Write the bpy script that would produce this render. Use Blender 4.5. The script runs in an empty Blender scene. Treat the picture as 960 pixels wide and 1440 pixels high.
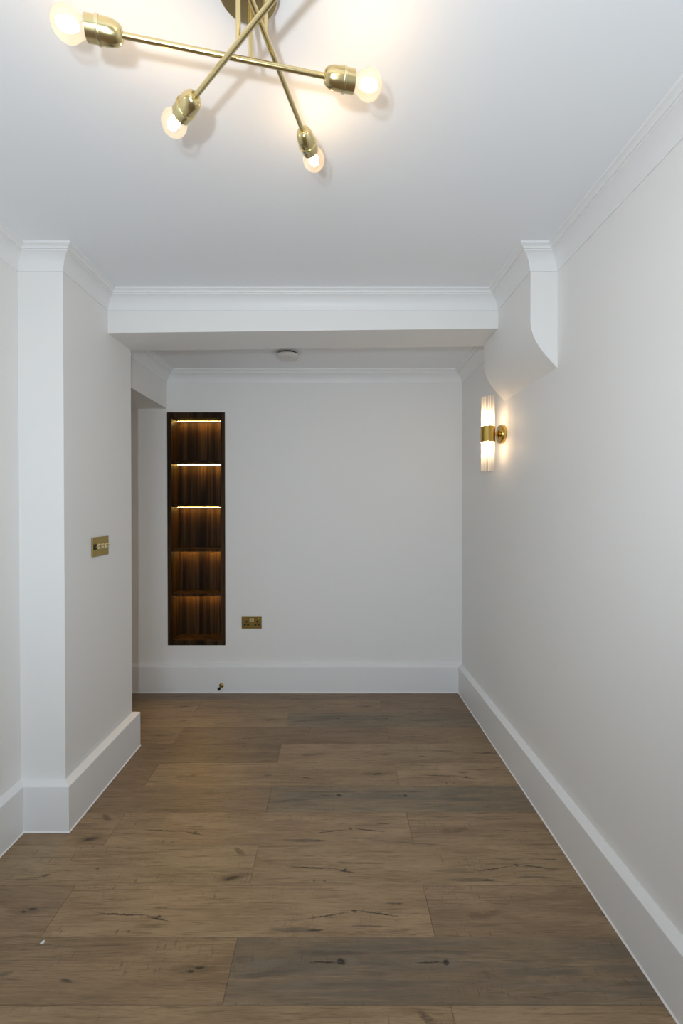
import bpy, bmesh, math, random
from mathutils import Vector, Matrix

random.seed(7)
scene = bpy.context.scene
C = scene.collection

# ------------------------------------------------------------------ camera
cam_d = bpy.data.cameras.new('camera')
cam = bpy.data.objects.new('camera', cam_d)
C.objects.link(cam)
cam.location = (0.0, 0.0, 1.35)
cam.rotation_euler = (math.radians(90) - math.atan(6 / 640.0), 0, 0)
cam_d.sensor_fit = 'VERTICAL'
cam_d.sensor_height = 36.0
cam_d.lens = 640.0 / 1440.0 * 36.0
cam_d.shift_x = 9.0 / 1440.0
cam_d.clip_start = 0.02
scene.camera = cam

# ------------------------------------------------------------------ world, big lights, exposure
world = bpy.data.worlds.new('world')
scene.world = world
world.use_nodes = True
bgn = world.node_tree.nodes['Background']
bgn.inputs['Color'].default_value = (0.72, 0.84, 1.0, 1)
bgn.inputs['Strength'].default_value = 1.0

DAY_W = 45.0
FLASH_W = 48.0
BULB_S = 76.0
SCONCE_S = 135.0
LED_S = 72.0

day_d = bpy.data.lights.new('added_daylight', 'AREA')
day_d.shape = 'RECTANGLE'
day_d.size = 1.4
day_d.size_y = 1.65
day_d.energy = DAY_W
day_d.color = (0.74, 0.87, 1.0)
day = bpy.data.objects.new('added_daylight', day_d)
C.objects.link(day)
day.location = (-0.2, -2.74, 1.15)
day.rotation_euler = (math.radians(90), 0, 0)       # lamp of the added, unseen window; shines along +Y into the room

flash_d = bpy.data.lights.new('camera_flash', 'SPOT')
flash_d.energy = FLASH_W
flash_d.spot_size = math.radians(178)
flash_d.spot_blend = 0.6
flash_d.shadow_soft_size = 0.022
flash_d.color = (0.81, 0.91, 1.0)
flash = bpy.data.objects.new('camera_flash', flash_d)
C.objects.link(flash)
flash.location = (-0.155, -0.03, 1.53)
flash.rotation_euler = (math.radians(126), 0, 0)

vs = scene.view_settings
scene.display_settings.display_device = 'sRGB'
vs.view_transform = 'Standard'
vs.look = 'None'
vs.gamma = 1.0
vs.use_curve_mapping = False
vs.exposure = 0.0
scene.cycles.use_denoising = True
scene.cycles.max_bounces = 10
scene.cycles.diffuse_bounces = 6
scene.cycles.use_adaptive_sampling = True
scene.cycles.adaptive_threshold = 0.02
scene.cycles.transparent_max_bounces = 16
scene.cycles.sample_clamp_indirect = 4.0
scene.cycles.caustics_reflective = False
scene.cycles.caustics_refractive = False

# ------------------------------------------------------------------ measures (metres)
XL, XR = -1.327, 0.93          # side walls
XC = -1.138                    # face of the pier on the left
D1 = 1.912                     # front of pier and of the nib on the right
D2, D3 = 2.29, 2.545           # beam front and back
DP = 2.543                     # back end of the pier
DB = 3.335                     # back wall
YR = -2.6                      # wall behind the camera
H, HA = 2.425, 2.347           # main ceiling, ceiling behind the beam
XN = 0.817                     # side of the nib
XH, ZH = -1.229, 2.074         # bulkhead over the side recess
XE = -2.3                      # end of the side recess

# ------------------------------------------------------------------ materials
def new_mat(name):
    m = bpy.data.materials.new(name)
    m.use_nodes = True
    nt = m.node_tree
    b = nt.nodes['Principled BSDF']
    return m, nt, b

def paint(name, col, rough=0.55, bump=0.04, scale=160.0):
    m, nt, b = new_mat(name)
    tc = nt.nodes.new('ShaderNodeTexCoord')
    n = nt.nodes.new('ShaderNodeTexNoise')
    n.inputs['Scale'].default_value = scale
    n.inputs['Detail'].default_value = 3
    nt.links.new(tc.outputs['Object'], n.inputs['Vector'])
    n2 = nt.nodes.new('ShaderNodeTexNoise')
    n2.inputs['Scale'].default_value = 2.5
    nt.links.new(tc.outputs['Object'], n2.inputs['Vector'])
    mx = nt.nodes.new('ShaderNodeMix'); mx.data_type = 'RGBA'
    mx.inputs['A'].default_value = (*[c * 0.985 for c in col], 1)
    mx.inputs['B'].default_value = (*col, 1)
    nt.links.new(n2.outputs['Fac'], mx.inputs['Factor'])
    nt.links.new(mx.outputs['Result'], b.inputs['Base Color'])
    bp = nt.nodes.new('ShaderNodeBump')
    bp.inputs['Strength'].default_value = bump
    bp.inputs['Distance'].default_value = 0.002
    nt.links.new(n.outputs['Fac'], bp.inputs['Height'])
    nt.links.new(bp.outputs['Normal'], b.inputs['Normal'])
    b.inputs['Roughness'].default_value = rough
    b.inputs['Specular IOR Level'].default_value = 0.3
    return m

M_WALL = paint("wall_paint", (0.845, 0.835, 0.815), 0.6)
M_CEIL = paint("ceiling_paint", (0.895, 0.912, 0.935), 0.75)
M_TRIM = paint("trim_paint", (0.85, 0.85, 0.845), 0.4, 0.015, 90)
M_BEAD = paint('sealant_white', (0.86, 0.86, 0.85), 0.4, 0.01, 60)
M_PLASTIC = paint('white_plastic', (0.72, 0.70, 0.67), 0.35, 0.0, 50)
M_DARK = paint('dark_plastic_and_shade', (0.012, 0.011, 0.010), 0.45, 0.0, 50)  # dark plastic, also the painted shade at switch and alarm
M_RUBBER = paint('black_rubber', (0.010, 0.010, 0.010), 0.7, 0.02, 400)
M_SUB = paint('screed', (0.10, 0.085, 0.07), 0.9, 0.1, 60)
M_CHIP = paint('white_chip', (0.85, 0.86, 0.88), 0.5, 0.0, 50)

def brass(name, col, rough, streak=0.12):
    m, nt, b = new_mat(name)
    tc = nt.nodes.new('ShaderNodeTexCoord')
    mp = nt.nodes.new('ShaderNodeMapping')
    mp.inputs['Scale'].default_value = (40, 40, 400)
    nt.links.new(tc.outputs['Object'], mp.inputs['Vector'])
    n = nt.nodes.new('ShaderNodeTexNoise')
    n.inputs['Scale'].default_value = 3.0
    nt.links.new(mp.outputs['Vector'], n.inputs['Vector'])
    mr = nt.nodes.new('ShaderNodeMapRange')
    mr.inputs['To Min'].default_value = max(rough - streak / 2, 0.03)
    mr.inputs['To Max'].default_value = rough + streak / 2
    nt.links.new(n.outputs['Fac'], mr.inputs['Value'])
    nt.links.new(mr.outputs['Result'], b.inputs['Roughness'])
    b.inputs['Base Color'].default_value = (*col, 1)
    b.inputs['Metallic'].default_value = 1.0
    return m

M_BRASS = brass('satin_brass', (0.76, 0.63, 0.33), 0.24, 0.04)
M_BRASS_D = brass('aged_brass', (0.56, 0.38, 0.10), 0.2, 0.04)
M_PLATE = brass('plate_brass', (0.42, 0.30, 0.085), 0.20, 0.06)
M_PLATE_B = brass('bright_brass', (0.85, 0.76, 0.48), 0.22, 0.06)

def emit(name, col, s):
    m = bpy.data.materials.new(name); m.use_nodes = True
    nt = m.node_tree; nt.nodes.clear()
    o = nt.nodes.new('ShaderNodeOutputMaterial')
    e = nt.nodes.new('ShaderNodeEmission')
    e.inputs['Color'].default_value = (*col, 1)
    e.inputs['Strength'].default_value = s
    nt.links.new(e.outputs[0], o.inputs['Surface'])
    return m

M_FIL = emit('bulb_glow', (1.0, 0.67, 0.35), BULB_S)
M_FIL2 = emit('sconce_glow', (1.0, 0.68, 0.38), SCONCE_S)
M_LED = emit('led_glow', (1.0, 0.60, 0.15), LED_S)

def clear_glass(name, veil=0.10, ribs=0, tint=(0.93, 0.92, 0.90), ior=1.45, refl=1.0):
    m = bpy.data.materials.new(name); m.use_nodes = True
    nt = m.node_tree; nt.nodes.clear()
    N = nt.nodes.new
    o = N('ShaderNodeOutputMaterial')
    tr = N('ShaderNodeBsdfTransparent'); tr.inputs['Color'].default_value = (*tint, 1)
    gl = N('ShaderNodeBsdfGlossy'); gl.inputs['Roughness'].default_value = 0.04
    tl = N('ShaderNodeBsdfTranslucent'); tl.inputs['Color'].default_value = (0.95, 0.93, 0.9, 1)
    fr = N('ShaderNodeFresnel'); fr.inputs['IOR'].default_value = ior
    m1 = N('ShaderNodeMixShader'); m2 = N('ShaderNodeMixShader')
    if ribs:
        tc = N('ShaderNodeTexCoord'); sp = N('ShaderNodeSeparateXYZ')
        nt.links.new(tc.outputs['Object'], sp.inputs[0])
        at = N('ShaderNodeMath'); at.operation = 'ARCTAN2'
        nt.links.new(sp.outputs['Y'], at.inputs[0]); nt.links.new(sp.outputs['X'], at.inputs[1])
        mu = N('ShaderNodeMath'); mu.operation = 'MULTIPLY'; mu.inputs[1].default_value = ribs
        nt.links.new(at.outputs[0], mu.inputs[0])
        sn = N('ShaderNodeMath'); sn.operation = 'SINE'
        nt.links.new(mu.outputs[0], sn.inputs[0])
        mr = N('ShaderNodeMapRange')
        mr.inputs['From Min'].default_value = -1; mr.inputs['From Max'].default_value = 1
        mr.inputs['To Min'].default_value = veil * 0.55; mr.inputs['To Max'].default_value = veil * 1.5
        nt.links.new(sn.outputs[0], mr.inputs['Value'])
        nt.links.new(mr.outputs['Result'], m1.inputs['Fac'])
    else:
        m1.inputs['Fac'].default_value = veil
    nt.links.new(tr.outputs[0], m1.inputs[1]); nt.links.new(tl.outputs[0], m1.inputs[2])
    fm = N('ShaderNodeMath'); fm.operation = 'MULTIPLY'; fm.inputs[1].default_value = refl
    nt.links.new(fr.outputs[0], fm.inputs[0]); nt.links.new(fm.outputs[0], m2.inputs['Fac'])
    nt.links.new(m1.outputs[0], m2.inputs[1]); nt.links.new(gl.outputs[0], m2.inputs[2])
    nt.links.new(m2.outputs[0], o.inputs['Surface'])
    return m

M_BULB = clear_glass('bulb_glass', 0.034, 0, (0.91, 0.90, 0.88), 1.30, 0.3)
M_TUBE = clear_glass('ribbed_glass', 0.55, 24, (0.99, 0.985, 0.98), 1.35, 0.35)
M_PANE = clear_glass('window_glass', 0.0, 0, (0.97, 0.98, 0.98))

def vec_math(nt, op, a, b):
    n = nt.nodes.new('ShaderNodeVectorMath'); n.operation = op
    for i, v in enumerate((a, b)):
        if isinstance(v, (tuple, list)): n.inputs[i].default_value = v
        else: nt.links.new(v, n.inputs[i])
    return n.outputs[0]

def fmath(nt, op, a, b=None, clamp=False):
    n = nt.nodes.new('ShaderNodeMath'); n.operation = op; n.use_clamp = clamp
    for i, v in enumerate((a, b)):
        if v is None: continue
        if isinstance(v, (int, float)): n.inputs[i].default_value = v
        else: nt.links.new(v, n.inputs[i])
    return n.outputs[0]

def mixc(nt, fac, a, b):
    n = nt.nodes.new('ShaderNodeMix'); n.data_type = 'RGBA'
    if isinstance(fac, (int, float)): n.inputs['Factor'].default_value = fac
    else: nt.links.new(fac, n.inputs['Factor'])
    for k, v in (('A', a), ('B', b)):
        if isinstance(v, tuple): n.inputs[k].default_value = (*v, 1)
        else: nt.links.new(v, n.inputs[k])
    return n.outputs['Result']

def noise(nt, vec, scale, detail=4, rough=0.55, dist=0.0):
    mp = nt.nodes.new('ShaderNodeMapping')
    mp.inputs['Scale'].default_value = scale
    nt.links.new(vec, mp.inputs['Vector'])
    n = nt.nodes.new('ShaderNodeTexNoise')
    n.inputs['Scale'].default_value = 1.0
    n.inputs['Detail'].default_value = detail
    n.inputs['Roughness'].default_value = rough
    n.inputs['Distortion'].default_value = dist
    nt.links.new(mp.outputs['Vector'], n.inputs['Vector'])
    return n.outputs['Fac']

def ramp(nt, fac, lo, hi):
    mr = nt.nodes.new('ShaderNodeMapRange'); mr.interpolation_type = 'SMOOTHSTEP'
    mr.inputs['From Min'].default_value = lo; mr.inputs['From Max'].default_value = hi
    nt.links.new(fac, mr.inputs['Value'])
    return mr.outputs['Result']

def plank_mat(name, dark, light, marks, grey=None, seed=0.0):
    """Oak laminate: grain runs along local X. marks = (x, y, rx, ry, slope, strength, colour) in plank metres."""
    m, nt, b = new_mat(name)
    tc = nt.nodes.new('ShaderNodeTexCoord')
    oi = nt.nodes.new('ShaderNodeObjectInfo')
    P = tc.outputs['Object']
    off = nt.nodes.new('ShaderNodeCombineXYZ')
    r = fmath(nt, 'MULTIPLY', oi.outputs['Random'], 31.0)
    nt.links.new(r, off.inputs['X']); nt.links.new(r, off.inputs['Z'])
    off.inputs['Y'].default_value = seed
    Q = vec_math(nt, 'ADD', P, off.outputs[0])
    blot = noise(nt, Q, (2.6, 11, 1), 5, 0.6, 0.6)
    grain = noise(nt, Q, (5, 75, 1), 7, 0.65, 1.1)
    fib = noise(nt, Q, (22, 420, 1), 3, 0.6)
    tick = noise(nt, Q, (130, 26, 1), 3, 0.6, 0.8)
    patch = noise(nt, Q, (3.0, 9, 4), 2, 0.5)
    dark = (dark[0] * 1.88, dark[1] * 1.84, dark[2] * 1.68)
    light = (light[0] * 1.88, light[1] * 1.84, light[2] * 1.68)
    base = mixc(nt, ramp(nt, blot, 0.32, 0.68), dark, light)
    mid = tuple(a * 0.58 for a in dark)
    base = mixc(nt, fmath(nt, 'MULTIPLY', ramp(nt, grain, 0.50, 0.70), 0.78), base, mid)
    pale = noise(nt, Q, (4, 95, 7), 6, 0.65, 0.9)
    base = mixc(nt, fmath(nt, 'MULTIPLY', ramp(nt, pale, 0.52, 0.70), 0.55), base, tuple(a * 1.28 for a in light))
    base = mixc(nt, fmath(nt, 'MULTIPLY', ramp(nt, fib, 0.45, 0.72), 0.42), base, tuple(a * 0.55 for a in dark))
    base = mixc(nt, fmath(nt, 'MULTIPLY', fmath(nt, 'MULTIPLY', ramp(nt, tick, 0.58, 0.70), ramp(nt, patch, 0.42, 0.62)), 0.6), base, tuple(a * 0.5 for a in dark))
    if grey:
        gy = noise(nt, Q, (2.0, 22, 3), 5, 0.6, 1.0)
        base = mixc(nt, fmath(nt, 'MULTIPLY', ramp(nt, gy, 0.42, 0.66), grey[1]), base, grey[0])
    # warp used by the marks
    wn = nt.nodes.new('ShaderNodeTexNoise'); wn.inputs['Scale'].default_value = 26.0; wn.inputs['Detail'].default_value = 4
    nt.links.new(P, wn.inputs['Vector'])
    wv = vec_math(nt, 'SUBTRACT', wn.outputs['Color'], (0.5, 0.5, 0.5))
    wv = vec_math(nt, 'MULTIPLY', wv, (0.03, 0.008, 0))
    W = vec_math(nt, 'ADD', P, wv)
    w2 = nt.nodes.new('ShaderNodeTexNoise'); w2.inputs['Scale'].default_value = 150.0; w2.inputs['Detail'].default_value = 3
    nt.links.new(P, w2.inputs['Vector'])
    wv2 = vec_math(nt, 'MULTIPLY', vec_math(nt, 'SUBTRACT', w2.outputs['Color'], (0.5, 0.5, 0.5)), (0.022, 0.0065, 0))
    W = vec_math(nt, 'ADD', W, wv2)
    brk = noise(nt, P, (30, 420, 1), 4, 0.65, 0.5)
    brk = fmath(nt, 'ADD', 0.55, fmath(nt, 'MULTIPLY', ramp(nt, brk, 0.38, 0.58), 0.6), True)
    for (x, y, rx, ry, sl, st, col) in marks:
        d = vec_math(nt, 'SUBTRACT', W, (x, y, 0))
        sx = nt.nodes.new('ShaderNodeSeparateXYZ'); nt.links.new(d, sx.inputs[0])
        ex = fmath(nt, 'DIVIDE', sx.outputs['X'], rx)
        ey = fmath(nt, 'SUBTRACT', sx.outputs['Y'], fmath(nt, 'MULTIPLY', sx.outputs['X'], sl))
        ey = fmath(nt, 'DIVIDE', ey, ry)
        e = fmath(nt, 'ADD', fmath(nt, 'MULTIPLY', ex, ex), fmath(nt, 'MULTIPLY', ey, ey))
        k = fmath(nt, 'SUBTRACT', 1.0, e, True)
        k = fmath(nt, 'MULTIPLY', ramp(nt, k, 0.0, 0.9), st)
        k = fmath(nt, 'MULTIPLY', k, brk)
        base = mixc(nt, k, base, col)
    tint = nt.nodes.new('ShaderNodeMix'); tint.data_type = 'RGBA'; tint.blend_type = 'MULTIPLY'
    tint.inputs['Factor'].default_value = 1.0
    nt.links.new(base, tint.inputs['A']); nt.links.new(oi.outputs['Color'], tint.inputs['B'])
    nt.links.new(tint.outputs['Result'], b.inputs['Base Color'])
    rr = nt.nodes.new('ShaderNodeMapRange')
    rr.inputs['To Min'].default_value = 0.36; rr.inputs['To Max'].default_value = 0.50
    nt.links.new(grain, rr.inputs['Value']); nt.links.new(rr.outputs['Result'], b.inputs['Roughness'])
    b.inputs['Specular IOR Level'].default_value = 0.42
    bp = nt.nodes.new('ShaderNodeBump'); bp.inputs['Strength'].default_value = 0.12; bp.inputs['Distance'].default_value = 0.001
    nt.links.new(fmath(nt, 'ADD', grain, fib), bp.inputs['Height'])
    nt.links.new(bp.outputs['Normal'], b.inputs['Normal'])
    return m

K = (0.014, 0.012, 0.010)
KB = (0.045, 0.028, 0.017)
KG = (0.072, 0.066, 0.055)
LG = (0.235, 0.198, 0.152)
PL = {
    'cracked': plank_mat('oak_cracked', (0.150, 0.103, 0.063), (0.218, 0.155, 0.098), [
        (0.22, 0.080, 0.105, 0.0042, -0.05, 0.95, K), (0.345, 0.064, 0.055, 0.0035, -0.25, 0.85, K),
        (0.335, 0.106, 0.035, 0.006, 0.0, 0.55, KB), (0.345, 0.070, 0.010, 0.010, 0, 0.8, K),
        (0.23, 0.020, 0.008, 0.009, 0, 0.7, KB), (0.27, 0.018, 0.006, 0.007, 0, 0.6, KB),
        (0.90, 0.075, 0.085, 0.0035, 0.17, 0.9, K), (1.065, 0.083, 0.085, 0.0045, -0.17, 0.95, K),
        (0.99, 0.092, 0.010, 0.008, 0, 0.8, K), (1.13, 0.122, 0.045, 0.004, 0, 0.75, K),
        (0.80, 0.024, 0.10, 0.011, 0.0, 0.65, KG), (0.865, 0.023, 0.035, 0.005, 0.0, 0.85, K),
        (1.03, 0.036, 0.085, 0.0045, 0.0, 0.7, KG)], None, 3.1),
    'plain': plank_mat('oak_plain', (0.128, 0.087, 0.054), (0.185, 0.130, 0.083), [
        (0.779, 0.063, 0.022, 0.006, -0.2, 0.8, K), (1.126, 0.089, 0.010, 0.006, 0, 0.9, K),
        (1.147, 0.101, 0.019, 0.006, 0, 0.95, K), (1.13, 0.095, 0.09, 0.022, 0, 0.4, KB),
        (0.587, 0.082, 0.030, 0.010, 0.2, 0.6, KG), (0.204, 0.082, 0.055, 0.014, 0.3, 0.35, KB),
        (0.15, 0.075, 0.03, 0.02, 0.2, 0.3, KB)], None, 11.7),
    'grey': plank_mat('oak_grey', (0.112, 0.083, 0.057), (0.165, 0.124, 0.085), [
        (0.20, 0.115, 0.24, 0.034, 0, 0.45, (0.118, 0.101, 0.078)), (0.52, 0.112, 0.22, 0.034, 0, 0.45, (0.118, 0.101, 0.078)),
        (0.10, 0.112, 0.08, 0.016, 0.1, 0.55, LG), (0.10, 0.081, 0.12, 0.011, 0.1, 0.6, KG),
        (0.30, 0.143, 0.15, 0.008, 0.0, 0.5, (0.05, 0.048, 0.043)), (0.60, 0.146, 0.18, 0.009, 0.0, 0.5, (0.05, 0.048, 0.043)),
        (0.345, 0.118, 0.045, 0.020, 0, 0.45, LG), (0.65, 0.116, 0.045, 0.020, 0, 0.45, LG),
        (0.327, 0.118, 0.019, 0.012, 0, 1.0, K), (0.634, 0.116, 0.014, 0.011, 0, 1.0, K),
        (0.27, 0.116, 0.05, 0.003, 0, 0.9, K), (0.585, 0.115, 0.05, 0.003, 0, 0.9, K),
        (0.90, 0.088, 0.14, 0.016, 0, 0.5, KG)], ((0.162, 0.140, 0.110), 0.5), 23.3),
    'knotty': plank_mat('oak_knotty', (0.142, 0.098, 0.060), (0.205, 0.148, 0.094), [
        (1.171, 0.162, 0.030, 0.016, -0.6, 0.6, KB), (1.168, 0.031, 0.032, 0.012, 0.25, 0.9, K),
        (1.175, 0.036, 0.07, 0.022, 0.2, 0.45, KB), (0.658, 0.074, 0.008, 0.008, 0, 0.85, KB),
        (0.488, 0.044, 0.018, 0.008, 0.3, 0.75, KB)], None, 37.9),
    'brown': plank_mat('oak_brown', (0.105, 0.071, 0.045), (0.150, 0.104, 0.068), [
        (0.42, 0.06, 0.07, 0.006, 0.05, 0.6, KB), (0.95, 0.13, 0.05, 0.005, 0, 0.6, KB)], None, 51.3),
}

def walnut(name):
    m, nt, b = new_mat(name)
    tc = nt.nodes.new('ShaderNodeTexCoord')
    Q = tc.outputs['Object']
    g = noise(nt, Q, (75, 75, 1.6), 6, 0.6, 0.5)
    g2 = noise(nt, Q, (18, 18, 0.8), 3, 0.5, 0.8)
    c = mixc(nt, ramp(nt, g2, 0.35, 0.65), (0.014, 0.0070, 0.0028), (0.060, 0.031, 0.012))
    c = mixc(nt, fmath(nt, 'MULTIPLY', ramp(nt, g, 0.46, 0.66), 0.8), c, (0.009, 0.0042, 0.002))
    nt.links.new(c, b.inputs['Base Color'])
    b.inputs['Roughness'].default_value = 0.5
    b.inputs['Specular IOR Level'].default_value = 0.1
    return m
M_WALNUT = walnut('walnut')

# ------------------------------------------------------------------ mesh helpers
def add_box(bm, x0, x1, y0, y1, z0, z1):
    v = [bm.verts.new((x, y, z)) for z in (z0, z1) for y in (y0, y1) for x in (x0, x1)]
    for f in ((0, 2, 3, 1), (4, 5, 7, 6), (0, 1, 5, 4), (2, 6, 7, 3), (0, 4, 6, 2), (1, 3, 7, 5)):
        bm.faces.new([v[i] for i in f])
    return v

def bevel_all(bm, w, seg=2):
    bmesh.ops.bevel(bm, geom=list(bm.edges), offset=w, segments=seg, profile=0.5, affect='EDGES')

def add_lathe(bm, prof, seg=32, cap=True, M=None):
    """prof = list of (radius, z) revolved about local Z, then moved by M."""
    rings = []
    for (r, z) in prof:
        if r < 1e-6:
            rings.append([bm.verts.new((0, 0, z))])
        else:
            rings.append([bm.verts.new((r * math.cos(2 * math.pi * i / seg), r * math.sin(2 * math.pi * i / seg), z)) for i in range(seg)])
    for a, b in zip(rings, rings[1:]):
        for i in range(seg):
            j = (i + 1) % seg
            if len(a) == 1 and len(b) > 1: bm.faces.new((a[0], b[j], b[i]))
            elif len(b) == 1 and len(a) > 1: bm.faces.new((a[i], a[j], b[0]))
            elif len(a) > 1 and len(b) > 1: bm.faces.new((a[i], a[j], b[j], b[i]))
    if cap:
        for rg, rev in ((rings[0], True), (rings[-1], False)):
            if len(rg) > 1: bm.faces.new(list(reversed(rg)) if rev else rg)
    if M is not None:
        bmesh.ops.transform(bm, matrix=M, verts=[v for rg in rings for v in rg])

def obj(name, bm, mat, parent=None, smooth=False, recalc=True, loc=None, rot=None):
    if recalc: bmesh.ops.recalc_face_normals(bm, faces=list(bm.faces))
    me = bpy.data.meshes.new(name)
    bm.to_mesh(me); bm.free()
    if smooth:
        for p in me.polygons: p.use_smooth = True
        try: me.set_sharp_from_angle(angle=math.radians(40))
        except Exception: pass
    me.materials.append(mat)
    o = bpy.data.objects.new(name, me)
    C.objects.link(o)
    if parent is not None: o.parent = parent
    if loc is not None: o.location = loc
    if rot is not None: o.rotation_euler = rot
    return o

def tag(o, label, cat, group=None):
    o['label'] = label; o['category'] = cat
    if group: o['group'] = group
    return o

def struct(name, bm, mat, label, cat, **k):
    o = obj(name, bm, mat, **k)
    o['kind'] = 'structure'; o['label'] = label; o['category'] = cat
    return o

def thing(name, loc, label, cat, group=None):
    o = bpy.data.objects.new(name, None)
    o.empty_display_size = 0.05
    C.objects.link(o); o.location = loc
    return tag(o, label, cat, group)

def boxes(*bs):
    bm = bmesh.new()
    for b in bs: add_box(bm, *b)
    return bm

def axis_matrix(origin, direction):
    q = Vector(direction).normalized().to_track_quat('Z', 'Y')
    return Matrix.Translation(Vector(origin)) @ q.to_matrix().to_4x4()

def sweep(path, prof, zc, i0=0, i1=None, start_cap=True):
    """Sweep a (offset, z) profile along a plan path; the room lies to the right of the path; mitred corners."""
    if i1 is None: i1 = len(path) - 1
    P = [Vector(p) for p in path]
    nrm = []
    for a, b in zip(P, P[1:]):
        d = (b - a).normalized(); nrm.append(Vector((d.y, -d.x)))
    off = []
    for i in range(len(P)):
        if i == 0: off.append(nrm[0])
        elif i == len(P) - 1: off.append(nrm[-1])
        else:
            a, b = nrm[i - 1], nrm[i]
            off.append((a + b) / (1 + a.dot(b)))
    bm = bmesh.new()
    for s in range(i0, i1):                       # own verts per run so that corners stay crisp
        ring = []
        for i in (s, s + 1):
            ring.append([bm.verts.new((P[i].x + off[i].x * o, P[i].y + off[i].y * o, zc + z)) for o, z in prof])
        n = len(prof)
        for k in range(n):
            bm.faces.new((ring[0][k], ring[0][(k + 1) % n], ring[1][(k + 1) % n], ring[1][k]))
        if s == i0: bm.faces.new(ring[0])
        if s == i1 - 1: bm.faces.new(list(reversed(ring[1])))
    return bm

# ------------------------------------------------------------------ the room
struct('wall_left', boxes((XL - .15, XL, YR - .15, D1, 0, 2.5)), M_WALL, 'plain white wall at the left edge in front of the pier', 'wall')
struct('wall_pier', boxes((XE - .15, XC, D1, DP, 0, H)), M_WALL, 'white wall pier on the left carrying the brass light switch', 'wall')
struct('wall_right', boxes((XR, XR + .15, YR - .15, DB + .3, 0, 2.6)), M_WALL, 'long white wall on the right carrying the glass wall lamp', 'wall')
struct('wall_recess', boxes((XE - .15, XE, DP, DB, 0, ZH)), M_WALL, 'white end wall of the side recess behind the pier', 'wall')
NX0, NX1, NZ0, NZ1 = -1.228, -0.805, 0.340, 2.048      # niche in the back wall
struct('wall_back', boxes((XE - .15, NX0, DB, DB + .3, 0, 2.6), (NX1, XR, DB, DB + .3, 0, 2.6),
                          (NX0, NX1, DB, DB + .3, 0, NZ0), (NX0, NX1, DB, DB + .3, NZ1, 2.6),
                          (NX0, NX1, DB + .175, DB + .3, NZ0, NZ1)), M_WALL,
       'white far wall with the walnut shelf niche', 'wall')
WX0, WX1, WZ0, WZ1 = -0.9, 0.5, 0.35, 1.95
struct('wall_rear', boxes((XL, WX0, YR - .15, YR, 0, 2.5), (WX1, XR, YR - .15, YR, 0, 2.5),
                          (WX0, WX1, YR - .15, YR, 0, WZ0), (WX0, WX1, YR - .15, YR, WZ1, 2.5)), M_WALL,
       'white wall behind the camera with the added window', 'wall')
struct('ceiling', boxes((XL, XR, YR, D3, H, H + .17)), M_CEIL, 'flat white main ceiling with the brass light', 'ceiling')
struct('ceiling_alcove', boxes((XE - .15, XR, D3, DB, HA, HA + .25)), M_CEIL, 'lower white ceiling behind the beam with the smoke alarm', 'ceiling')
struct('wall_header', boxes((XE, XH, DP, DB, ZH, HA)), M_WALL, 'white bulkhead over the side recess left of the niche', 'wall')
# beam: the underside rises a little to the right, as the plaster does
bm = bmesh.new()
zl, zr = 2.226, 2.250
vv = [bm.verts.new(p) for p in ((XC, D2, zl), (XR, D2, zr), (XR, D3, zr), (XC, D3, zl), (XC, D2, H), (XR, D2, H), (XR, D3, H), (XC, D3, H))]
for f in ((0, 1, 2, 3), (7, 6, 5, 4), (0, 4, 5, 1), (1, 5, 6, 2), (2, 6, 7, 3), (3, 7, 4, 0)):
    bm.faces.new([vv[i] for i in f])
struct('ceiling_beam', bm, M_WALL, 'white boxed beam crossing the room below the ceiling', 'beam')
# nib on the right with its bellied underside
prof = [(XN, H), (XN, 2.13)]
ctrl = [(XN, 2.13), (.8185, 2.11), (.823, 2.09), (.831, 2.066), (.842, 2.044), (.856, 2.022), (.872, 2.000), (.890, 1.979), (.910, 1.957), (XR, 1.936)]
prof += ctrl[1:] + [(XR, H)]
bm = bmesh.new()
ya, yb = D1, 2.505
fa = [bm.verts.new((x, ya, z)) for x, z in prof]
fb = [bm.verts.new((x, yb, z)) for x, z in prof]
for i in range(len(prof)):
    j = (i + 1) % len(prof)
    bm.faces.new((fa[i], fa[j], fb[j], fb[i]))
bm.faces.new(fa); bm.faces.new(list(reversed(fb)))
struct('wall_corbel', bm, M_WALL, 'white plaster corbel with curved underside on the right wall', 'corbel', smooth=True)

# cornices
CP = [(0, -.088), (.004, -.088), (.005, -.085), (.0058, -.078), (.0085, -.066), (.0135, -.0545), (.020, -.0445), (.029, -.0355),
      (.039, -.029), (.0475, -.0255), (.0475, -.0205), (.0535, -.0205), (.0545, -.0165), (.058, -.0125), (.0645, -.0105), (.0695, -.0075), (.0700, 0), (0, 0)]
room = [(XL, YR), (XL, D1), (XC, D1), (XC, D2), (XN, D2), (XN, D1), (XR, D1), (XR, YR)]
struct('trim_1', sweep(room, CP, H), M_TRIM, 'white moulded cornice around the main ceiling', 'cornice', smooth=True)
alc = [(XH, D3), (XH, DB), (XR, DB), (XR, D3)]
struct('trim_2', sweep(alc, CP, HA), M_TRIM, 'white moulded cornice in the alcove behind the beam', 'cornice', smooth=True)

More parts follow.
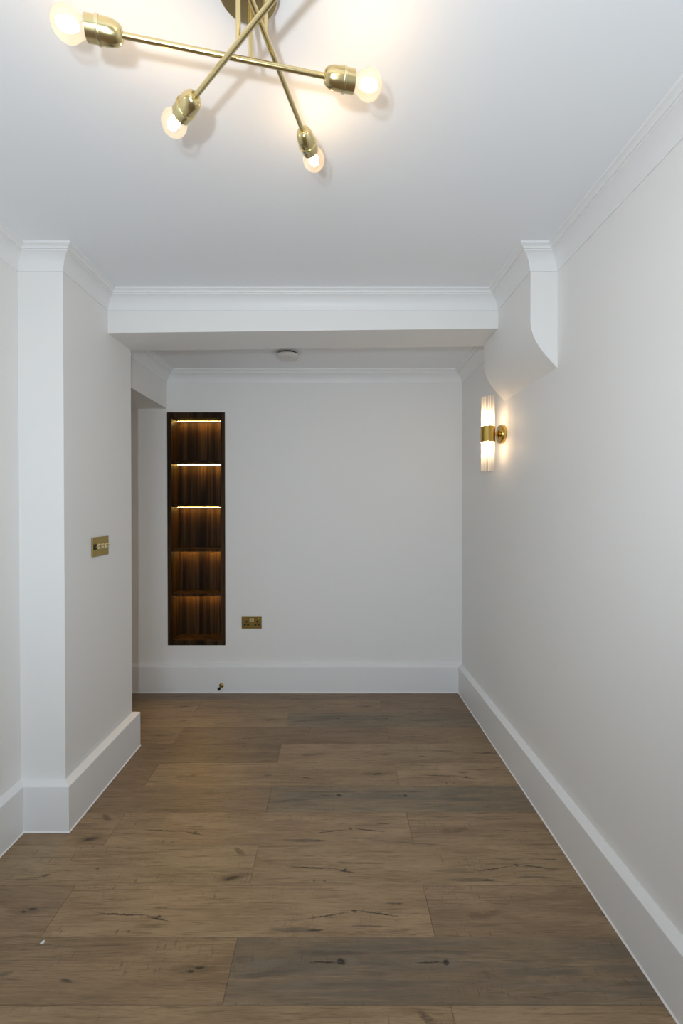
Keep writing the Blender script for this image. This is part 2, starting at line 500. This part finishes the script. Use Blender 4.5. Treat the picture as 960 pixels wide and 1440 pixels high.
# baseboards
BT = 0.032
BP = [(0, 0), (BT, 0), (BT, .188), (.0305, .1905), (.012, .2000), (.004, .2035), (0, .2035)]
SP = [(BT, 0), (BT + .0045, 0), (BT + .003, .0025), (BT, .0045)]
bpath = [(XL, YR), (XL, D1), (XC, D1), (XC, DP), (XE, DP), (XE, DB), (XR, DB), (XR, YR)]
for nm, a, b, lb in (('baseboard_left', 0, 3, 'tall white baseboard along the left wall and pier'),
                     ('baseboard_recess', 3, 5, 'white baseboard inside the side recess'),
                     ('baseboard_back', 5, 6, 'tall white baseboard along the far wall with the door stop'),
                     ('baseboard_right', 6, 7, 'long tall white baseboard along the right wall')):
    o = struct(nm, sweep(bpath, BP, 0, a, b), M_TRIM, lb, 'baseboard')
    obj('sealant_bead', sweep(bpath, SP, 0, a, b), M_BEAD, o)

# unseen window added behind the camera to let daylight in
w = struct('added_window', boxes((WX0, WX1, YR - .13, YR - .07, WZ0, WZ0 + .05), (WX0, WX1, YR - .13, YR - .07, WZ1 - .05, WZ1),
                             (WX0, WX0 + .05, YR - .13, YR - .07, WZ0 + .05, WZ1 - .05), (WX1 - .05, WX1, YR - .13, YR - .07, WZ0 + .05, WZ1 - .05),
                             (-.225, -.175, YR - .13, YR - .07, WZ0 + .05, WZ1 - .05)), M_TRIM, 'unseen white framed window added behind the camera for daylight', 'window')
for xa, xb in ((WX0 + .05, -.225), (-.175, WX1 - .05)):
    obj('pane', boxes((xa, xb, YR - .102, YR - .098, WZ0 + .05, WZ1 - .05)), M_PANE, w)

# ------------------------------------------------------------------ floor of laminate planks
floor = struct('floor', boxes((XE - .1, XR + .1, YR - .1, DB + .1, -.10, -.012)), M_SUB, 'brown oak plank floor laid across the room', 'floor')
PW, PLN, Y0 = 0.1955, 1.24, 1.2235
PLM = {}
def plank_mesh(x0, x1, y0, y1):
    key = (round(x0, 3), round(x1, 3), round(y0, 3), round(y1, 3))
    if key in PLM: return PLM[key]
    bm = bmesh.new()
    g, c = 0.0003, 0.0013
    a0, a1, b0, b1 = x0 + g, x1 - g, y0 + g, y1 - g
    lo = [bm.verts.new(p) for p in ((a0, b0, -.012), (a1, b0, -.012), (a1, b1, -.012), (a0, b1, -.012))]
    md = [bm.verts.new(p) for p in ((a0, b0, -.0010), (a1, b0, -.0010), (a1, b1, -.0010), (a0, b1, -.0010))]
    hi = [bm.verts.new(p) for p in ((a0 + c, b0 + c, 0), (a1 - c, b0 + c, 0), (a1 - c, b1 - c, 0), (a0 + c, b1 - c, 0))]
    for A, B in ((lo, md), (md, hi)):
        for i in range(4):
            j = (i + 1) % 4
            bm.faces.new((A[i], A[j], B[j], B[i]))
    bm.faces.new(hi); bm.faces.new(list(reversed(lo)))
    me = bpy.data.meshes.new('plank'); bm.to_mesh(me); bm.free()
    PLM[key] = me
    return me
# design and tint of each plank by row, left to right; other rows are dealt at random
ROWS = {
    -1: {-1: ('knotty', 1.0), 0: ('knotty', 1.02)},
    0: {-1: ('plain', 0.95), 0: ('grey', 0.95)},
    1: {-2: ('plain', 0.98), -1: ('cracked', 0.98), 0: ('plain', 1.0)},
    2: {-1: ('knotty', 0.97), 0: ('cracked', 0.95)},
    3: {-2: ('knotty', 0.92), -1: ('cracked', 0.95), 0: ('plain', 1.02)},
    4: {-1: ('brown', 0.98), 0: ('grey', 0.95)},
    5: {-2: ('brown', 0.9), -1: ('plain', 1.0), 0: ('cracked', 0.98)},
    6: {-1: ('brown', 0.86), 0: ('plain', 1.0)},
    7: {-2: ('plain', 0.9), -1: ('brown', 0.92), 0: ('plain', 0.9)},
    8: {-1: ('plain', 1.0), 0: ('grey', 0.88)},
    9: {-2: ('plain', 0.95), -1: ('plain', 0.92), 0: ('brown', 1.0)},
    10: {-1: ('brown', 0.95), 0: ('brown', 0.95)},
}
r0 = int(math.floor((YR - Y0) / PW)); r1 = int(math.ceil((DB - Y0) / PW))
names = list(PL)
for r in range(r0, r1):
    ya, yb = Y0 + r * PW, Y0 + (r + 1) * PW
    joint = -0.306 if r % 2 == 0 else 0.314
    xmin = XE if yb > DP else XL
    for k in range(-3, 2):
        xs = joint + k * PLN
        xa, xb = max(xs, xmin), min(xs + PLN, XR)
        if xb - xa < 0.02: continue
        ca, cb = max(ya, YR), min(yb, DB)
        if cb - ca < 0.01: continue
        kind, tint = ROWS.get(r, {}).get(k, (random.choice(names), random.uniform(0.9, 1.05)))
        me = plank_mesh(xa - xs, xb - xs, ca - ya, cb - ya)
        if me.materials and me.materials[0] != PL[kind]:
            me = me.copy(); me.materials.clear()
        if not me.materials: me.materials.append(PL[kind])
        o = bpy.data.objects.new('plank', me)
        C.objects.link(o); o.parent = floor
        o.location = (xs, ya, 0)
        o.color = (tint, tint * random.uniform(0.985, 1.005), tint * random.uniform(0.96, 1.01), 1)

# ------------------------------------------------------------------ walnut shelf niche
U = thing('shelf_niche', ((NX0 + NX1) / 2, DB, NZ0), 'tall dark walnut shelf niche with lit shelves set in the far wall', 'shelf')
hw, hh, dp, tf = (NX1 - NX0) / 2, NZ1 - NZ0, 0.165, 0.030
yf = -0.004                                             # the frame stands 4 mm proud of the plaster
for s in (-1, 1):
    xa, xb = sorted((s * hw, s * (hw - tf)))
    bm = boxes((xa, xb, yf, dp, 0, hh)); bevel_all(bm, .0012, 1)
    obj('side_panel', bm, M_WALNUT, U)
tt = 0.042
for nm, za, zb in (('top_panel', hh - tt, hh), ('bottom_panel', 0, tt - .004)):
    bm = boxes((-hw + tf, hw - tf, yf + .0005, dp, za, zb)); bevel_all(bm, .0012, 1)
    obj(nm, bm, M_WALNUT, U)
obj('back_panel', boxes((-hw + .001, hw - .001, dp, dp + .008, .001, hh - .001)), M_WALNUT, U)
ZS = [1.35 - (y - 714.0) * DB / 640.0 - NZ0 for y in (649.5, 711.5, 774.0, 837.0)]
for z in ZS:
    bm = boxes((-hw + tf, hw - tf, .006, dp, z - .0095, z + .0095)); bevel_all(bm, .001, 1)
    obj('shelf', bm, M_WALNUT, U)
for z in [hh - tt] + [z - .0095 for z in ZS]:
    bm = boxes((-hw + tf + .004, hw - tf - .004, .124, .134, z - .0020, z - .0002))
    st = obj('light_strip', bm, M_LED, U); st['label'] = 'glowing warm light strip'

# ------------------------------------------------------------------ brass sockets and switches
S = thing('wall_socket', (-0.612, DB, 0.463), 'brass double power socket on the far wall right of the niche', 'socket')
bm = boxes((-.0733, .0733, -.005, 0, 0, .0917)); bevel_all(bm, .0012, 2)
obj('plate', bm, M_PLATE, S)
for sx in (-.0065, .0105):
    bm = boxes((sx - .0075, sx + .0075, -.0095, -.005, .052, .076)); bevel_all(bm, .0012, 2)
    obj('rocker', bm, M_PLATE_B, S)
for sx in (-.038, .040):
    obj('earth_slot', boxes((sx - .0045, sx + .0045, -.0056, -.0050, .044, .060)), M_DARK, S)
    for dx in (-.0115, .0115):
        obj('pin_slot', boxes((sx + dx - .0075, sx + dx + .0075, -.0056, -.0050, .023, .036)), M_DARK, S)
for sx in (-.048, .052):
    bm = bmesh.new(); add_lathe(bm, [(.0042, 0), (.0042, .0008), (.003, .0014)], 16, True, Matrix.Translation((sx, -.005, .073)) @ Matrix.Rotation(math.radians(90), 4, 'X'))
    obj('screw', bm, M_BRASS_D, S, smooth=True)

W = thing('light_switch', (XC, 2.200, 1.118), 'brass light switch plate with toggles on the left pier', 'switch')
bm = boxes((0, .005, -.0765, .0765, 0, .092)); bevel_all(bm, .0012, 2)
obj('plate', bm, M_PLATE, W)
for i, yy in enumerate((-.052, -.018, .017, .050)):
    bm = boxes((.005, .0068, yy - .0125, yy + .0125, .034, .060)); bevel_all(bm, .0008, 1)
    obj('surround', bm, M_DARK if i == 0 else M_PLATE_B, W)  # first one dark: shadow at the left toggle put into its colour
    bm = bmesh.new()
    add_lathe(bm, [(.0036, 0), (.0036, .004), (.0048, .011), (.0052, .014), (.0030, .0162), (0, .0167)], 16, True,
              axis_matrix((.0062, yy, .047), (1, 0, 0.55)))
    obj('toggle', bm, M_PLATE_B, W, smooth=True)

# ------------------------------------------------------------------ door stop on the far baseboard
DS = thing('door_stop', (-0.8275, DB - BT, 0.056), 'small brass door stop with black rubber tip on the far baseboard', 'door stop')
RX = Matrix.Rotation(math.radians(90), 4, 'X')          # local +Z -> -Y
bm = bmesh.new(); add_lathe(bm, [(.0165, 0), (.0165, .003), (.0130, .006), (.0085, .009), (.0085, .012)], 24, True, RX); obj('flange', bm, M_PLATE, DS, smooth=True)
bm = bmesh.new(); add_lathe(bm, [(.0070, .010), (.0070, .052), (.0095, .055), (.0095, .060)], 24, True, RX); obj('stem', bm, M_PLATE, DS, smooth=True)
bm = bmesh.new(); add_lathe(bm, [(.0100, .060), (.0104, .063), (.0104, .073), (.0080, .078), (0, .079)], 24, True, RX); obj('rubber_tip', bm, M_RUBBER, DS, smooth=True)

# ------------------------------------------------------------------ smoke alarm behind the beam
SA = thing('smoke_alarm', (-0.305, 2.935, HA), 'round white smoke alarm on the ceiling behind the beam', 'smoke alarm')
FL = Matrix.Rotation(math.pi, 4, 'X')
bm = bmesh.new(); add_lathe(bm, [(.060, 0), (.060, .006)], 40, True, FL); obj('base', bm, M_PLASTIC, SA, smooth=True)
bm = bmesh.new(); add_lathe(bm, [(.064, .006), (.064, .015)], 40, True, FL); obj('shadow_gap', bm, M_DARK, SA, smooth=True)  # black ring: shadow above the cover put in as colour
bm = bmesh.new(); add_lathe(bm, [(.070, .015), (.073, .018), (.073, .024), (.070, .032), (.062, .0375), (.040, .040), (0, .041)], 48, True, FL); obj('cover', bm, M_PLASTIC, SA, smooth=True)
bm = bmesh.new(); add_lathe(bm, [(.0035, .0395), (.0035, .0422)], 12, True, Matrix.Translation((.010, -.022, 0)) @ FL); obj('indicator', bm, M_DARK, SA, smooth=True)

# ------------------------------------------------------------------ wall lamp
SC = thing('wall_lamp', (XR, 2.520, 1.756), 'brass wall lamp with two ribbed glass tubes on the right wall', 'wall lamp')
TX = -0.0860                                             # lamp axis in front of the wall
LM = Matrix.Rotation(math.radians(-90), 4, 'Y')          # local +Z -> -X
bm = bmesh.new(); add_lathe(bm, [(.051, 0), (.051, .020), (.048, .025), (.024, .026), (.024, .031), (.020, .034)], 40, True, LM); obj('backplate', bm, M_BRASS_D, SC, smooth=True)
bm = bmesh.new(); add_lathe(bm, [(.009, .030), (.009, .056)], 20, True, LM); obj('stem', bm, M_BRASS_D, SC, smooth=True)
bm = bmesh.new(); add_lathe(bm, [(.0375, -.0425), (.0390, -.041), (.0390, .041), (.0375, .0425)], 48, True)
obj('collar', bm, M_BRASS_D, SC, smooth=True, loc=(TX, 0, 0))
for s in (-1, 1):
    n, ribs = 144, 24
    bm = bmesh.new()
    rings = []
    for (rad, z) in ((.0340, .043), (.0340, .203), (.0332, .2045), (.0315, .2045), (.0312, .1985)):
        rg = []
        for i in range(n):
            a = 2 * math.pi * i / n
            rr = rad + (0.0012 * math.cos(ribs * a) if rad > .033 else 0)
            rg.append(bm.verts.new((rr * math.cos(a), rr * math.sin(a), s * z)))
        rings.append(rg)
    for A, B in zip(rings, rings[1:]):
        for i in range(n):
            j = (i + 1) % n
            bm.faces.new((A[i], A[j], B[j], B[i]))
    obj('glass_tube', bm, M_TUBE, SC, smooth=True, loc=(TX, 0, 0))
    bm = bmesh.new(); add_lathe(bm, [(0, s * .046), (.0065, s * .050), (.0080, s * .062), (.0080, s * .088), (.0055, s * .098), (0, s * .101)], 16, False)
    lp = obj('lamp_capsule', bm, M_FIL2, SC, smooth=True, loc=(TX, 0, 0)); lp['label'] = 'glowing lamp capsule'

# ------------------------------------------------------------------ ceiling light
CX, CY = -0.178, 0.941
CH = thing('ceiling_light', (CX, CY, H), 'brass ceiling light with three crossed rods and bare bulbs', 'ceiling light')
bm = bmesh.new(); add_lathe(bm, [(.0605, 0), (.0615, .003), (.0615, .021), (.0590, .0245), (.0500, .025), (0, .025)], 56, True, FL)
obj('canopy', bm, M_BRASS, CH, smooth=True)
# each rod: hanger foot (x, y, z), direction of the rod, length each way to the lampholders
RODS = (((-0.1741, 0.9495, 2.2731), (0.978, 0.2094), 0.154, 0.2455),
        ((-0.1863, 0.8850, 2.2457), (-0.7175, 0.6966), 0.163, 0.245),
        ((-0.1395, 0.9200, 2.2952), (0.2447, 0.9696), 0.235, 0.157))
O = Vector((CX, CY, H))
for (hx, hy, hz), (ux, uy), la, lb in RODS:
    bm = bmesh.new()
    add_lathe(bm, [(.0048, hz - H), (.0048, -.024)], 16, True, Matrix.Translation((hx - CX, hy - CY, 0)))
    obj('hanger', bm, M_BRASS, CH, smooth=True)
    u = Vector((ux, uy, 0)).normalized()
    p = Vector((hx, hy, hz)) - O
    bm = bmesh.new()
    add_lathe(bm, [(.0056, -lb - .004), (.0056, la + .004)], 20, True, axis_matrix(p, u))
    obj('rod', bm, M_BRASS, CH, smooth=True)
    for L, sgn in ((la, 1), (lb, -1)):
        M = axis_matrix(p + u * (sgn * L), u * sgn)
        bm = bmesh.new()
        add_lathe(bm, [(.0085, 0), (.0125, .0015), (.0165, .006), (.0195, .013), (.0212, .022), (.0218, .032), (.0218, .0405),
                       (.0215, .0405), (.0215, .066), (.0198, .066), (.0198, .040), (0, .040)], 40, True)
        so = obj('lampholder', bm, M_BRASS, CH, smooth=True); so.matrix_local = M
        bm = bmesh.new()
        add_lathe(bm, [(.0212, .0405), (.0235, .0405), (.0238, .0425), (.0235, .0465), (.0212, .0465)], 40, False)
        obj('collar_ring', bm, M_PLATE_B, so, smooth=True)
        bm = bmesh.new()
        R, zc = .0290, .0995
        pr = [(.0130, .048), (.0130, .062), (.0155, .069), (.0205, .0775)]
        for i in range(1, 15):
            a = math.radians(-43 + (90 + 43) * i / 14)
            pr.append((R * math.cos(a) if i < 14 else 0, zc + R * math.sin(a)))
        add_lathe(bm, pr, 40, False)
        bu = obj('bulb', bm, M_BULB, CH, smooth=True); bu.matrix_local = M
        bu['label'] = 'clear glass bulb, lit'
        bm = bmesh.new()
        add_lathe(bm, [(0, .078), (.0072, .0810), (.0112, .090), (.0122, .099), (.0112, .108), (.0072, .1160), (0, .1185)], 16, False)
        obj('filament', bm, M_FIL, bu, smooth=True)

# ------------------------------------------------------------------ a fleck left on the floor
bm = bmesh.new()
pts = [(-.006, -.004), (.001, -.0055), (.006, -.001), (.0045, .005), (-.0025, .004)]
lo = [bm.verts.new((x, y, 0)) for x, y in pts]
hi = [bm.verts.new((x * .8, y * .8, .003 + .002 * (i % 2))) for i, (x, y) in enumerate(pts)]
for i in range(5):
    bm.faces.new((lo[i], lo[(i + 1) % 5], hi[(i + 1) % 5], hi[i]))
bm.faces.new(hi); bm.faces.new(list(reversed(lo)))
tag(obj('paint_chip', bm, M_CHIP, loc=(-0.908, 1.400, 0)), 'tiny white paint chip lying on the floor at the left', 'paint chip')
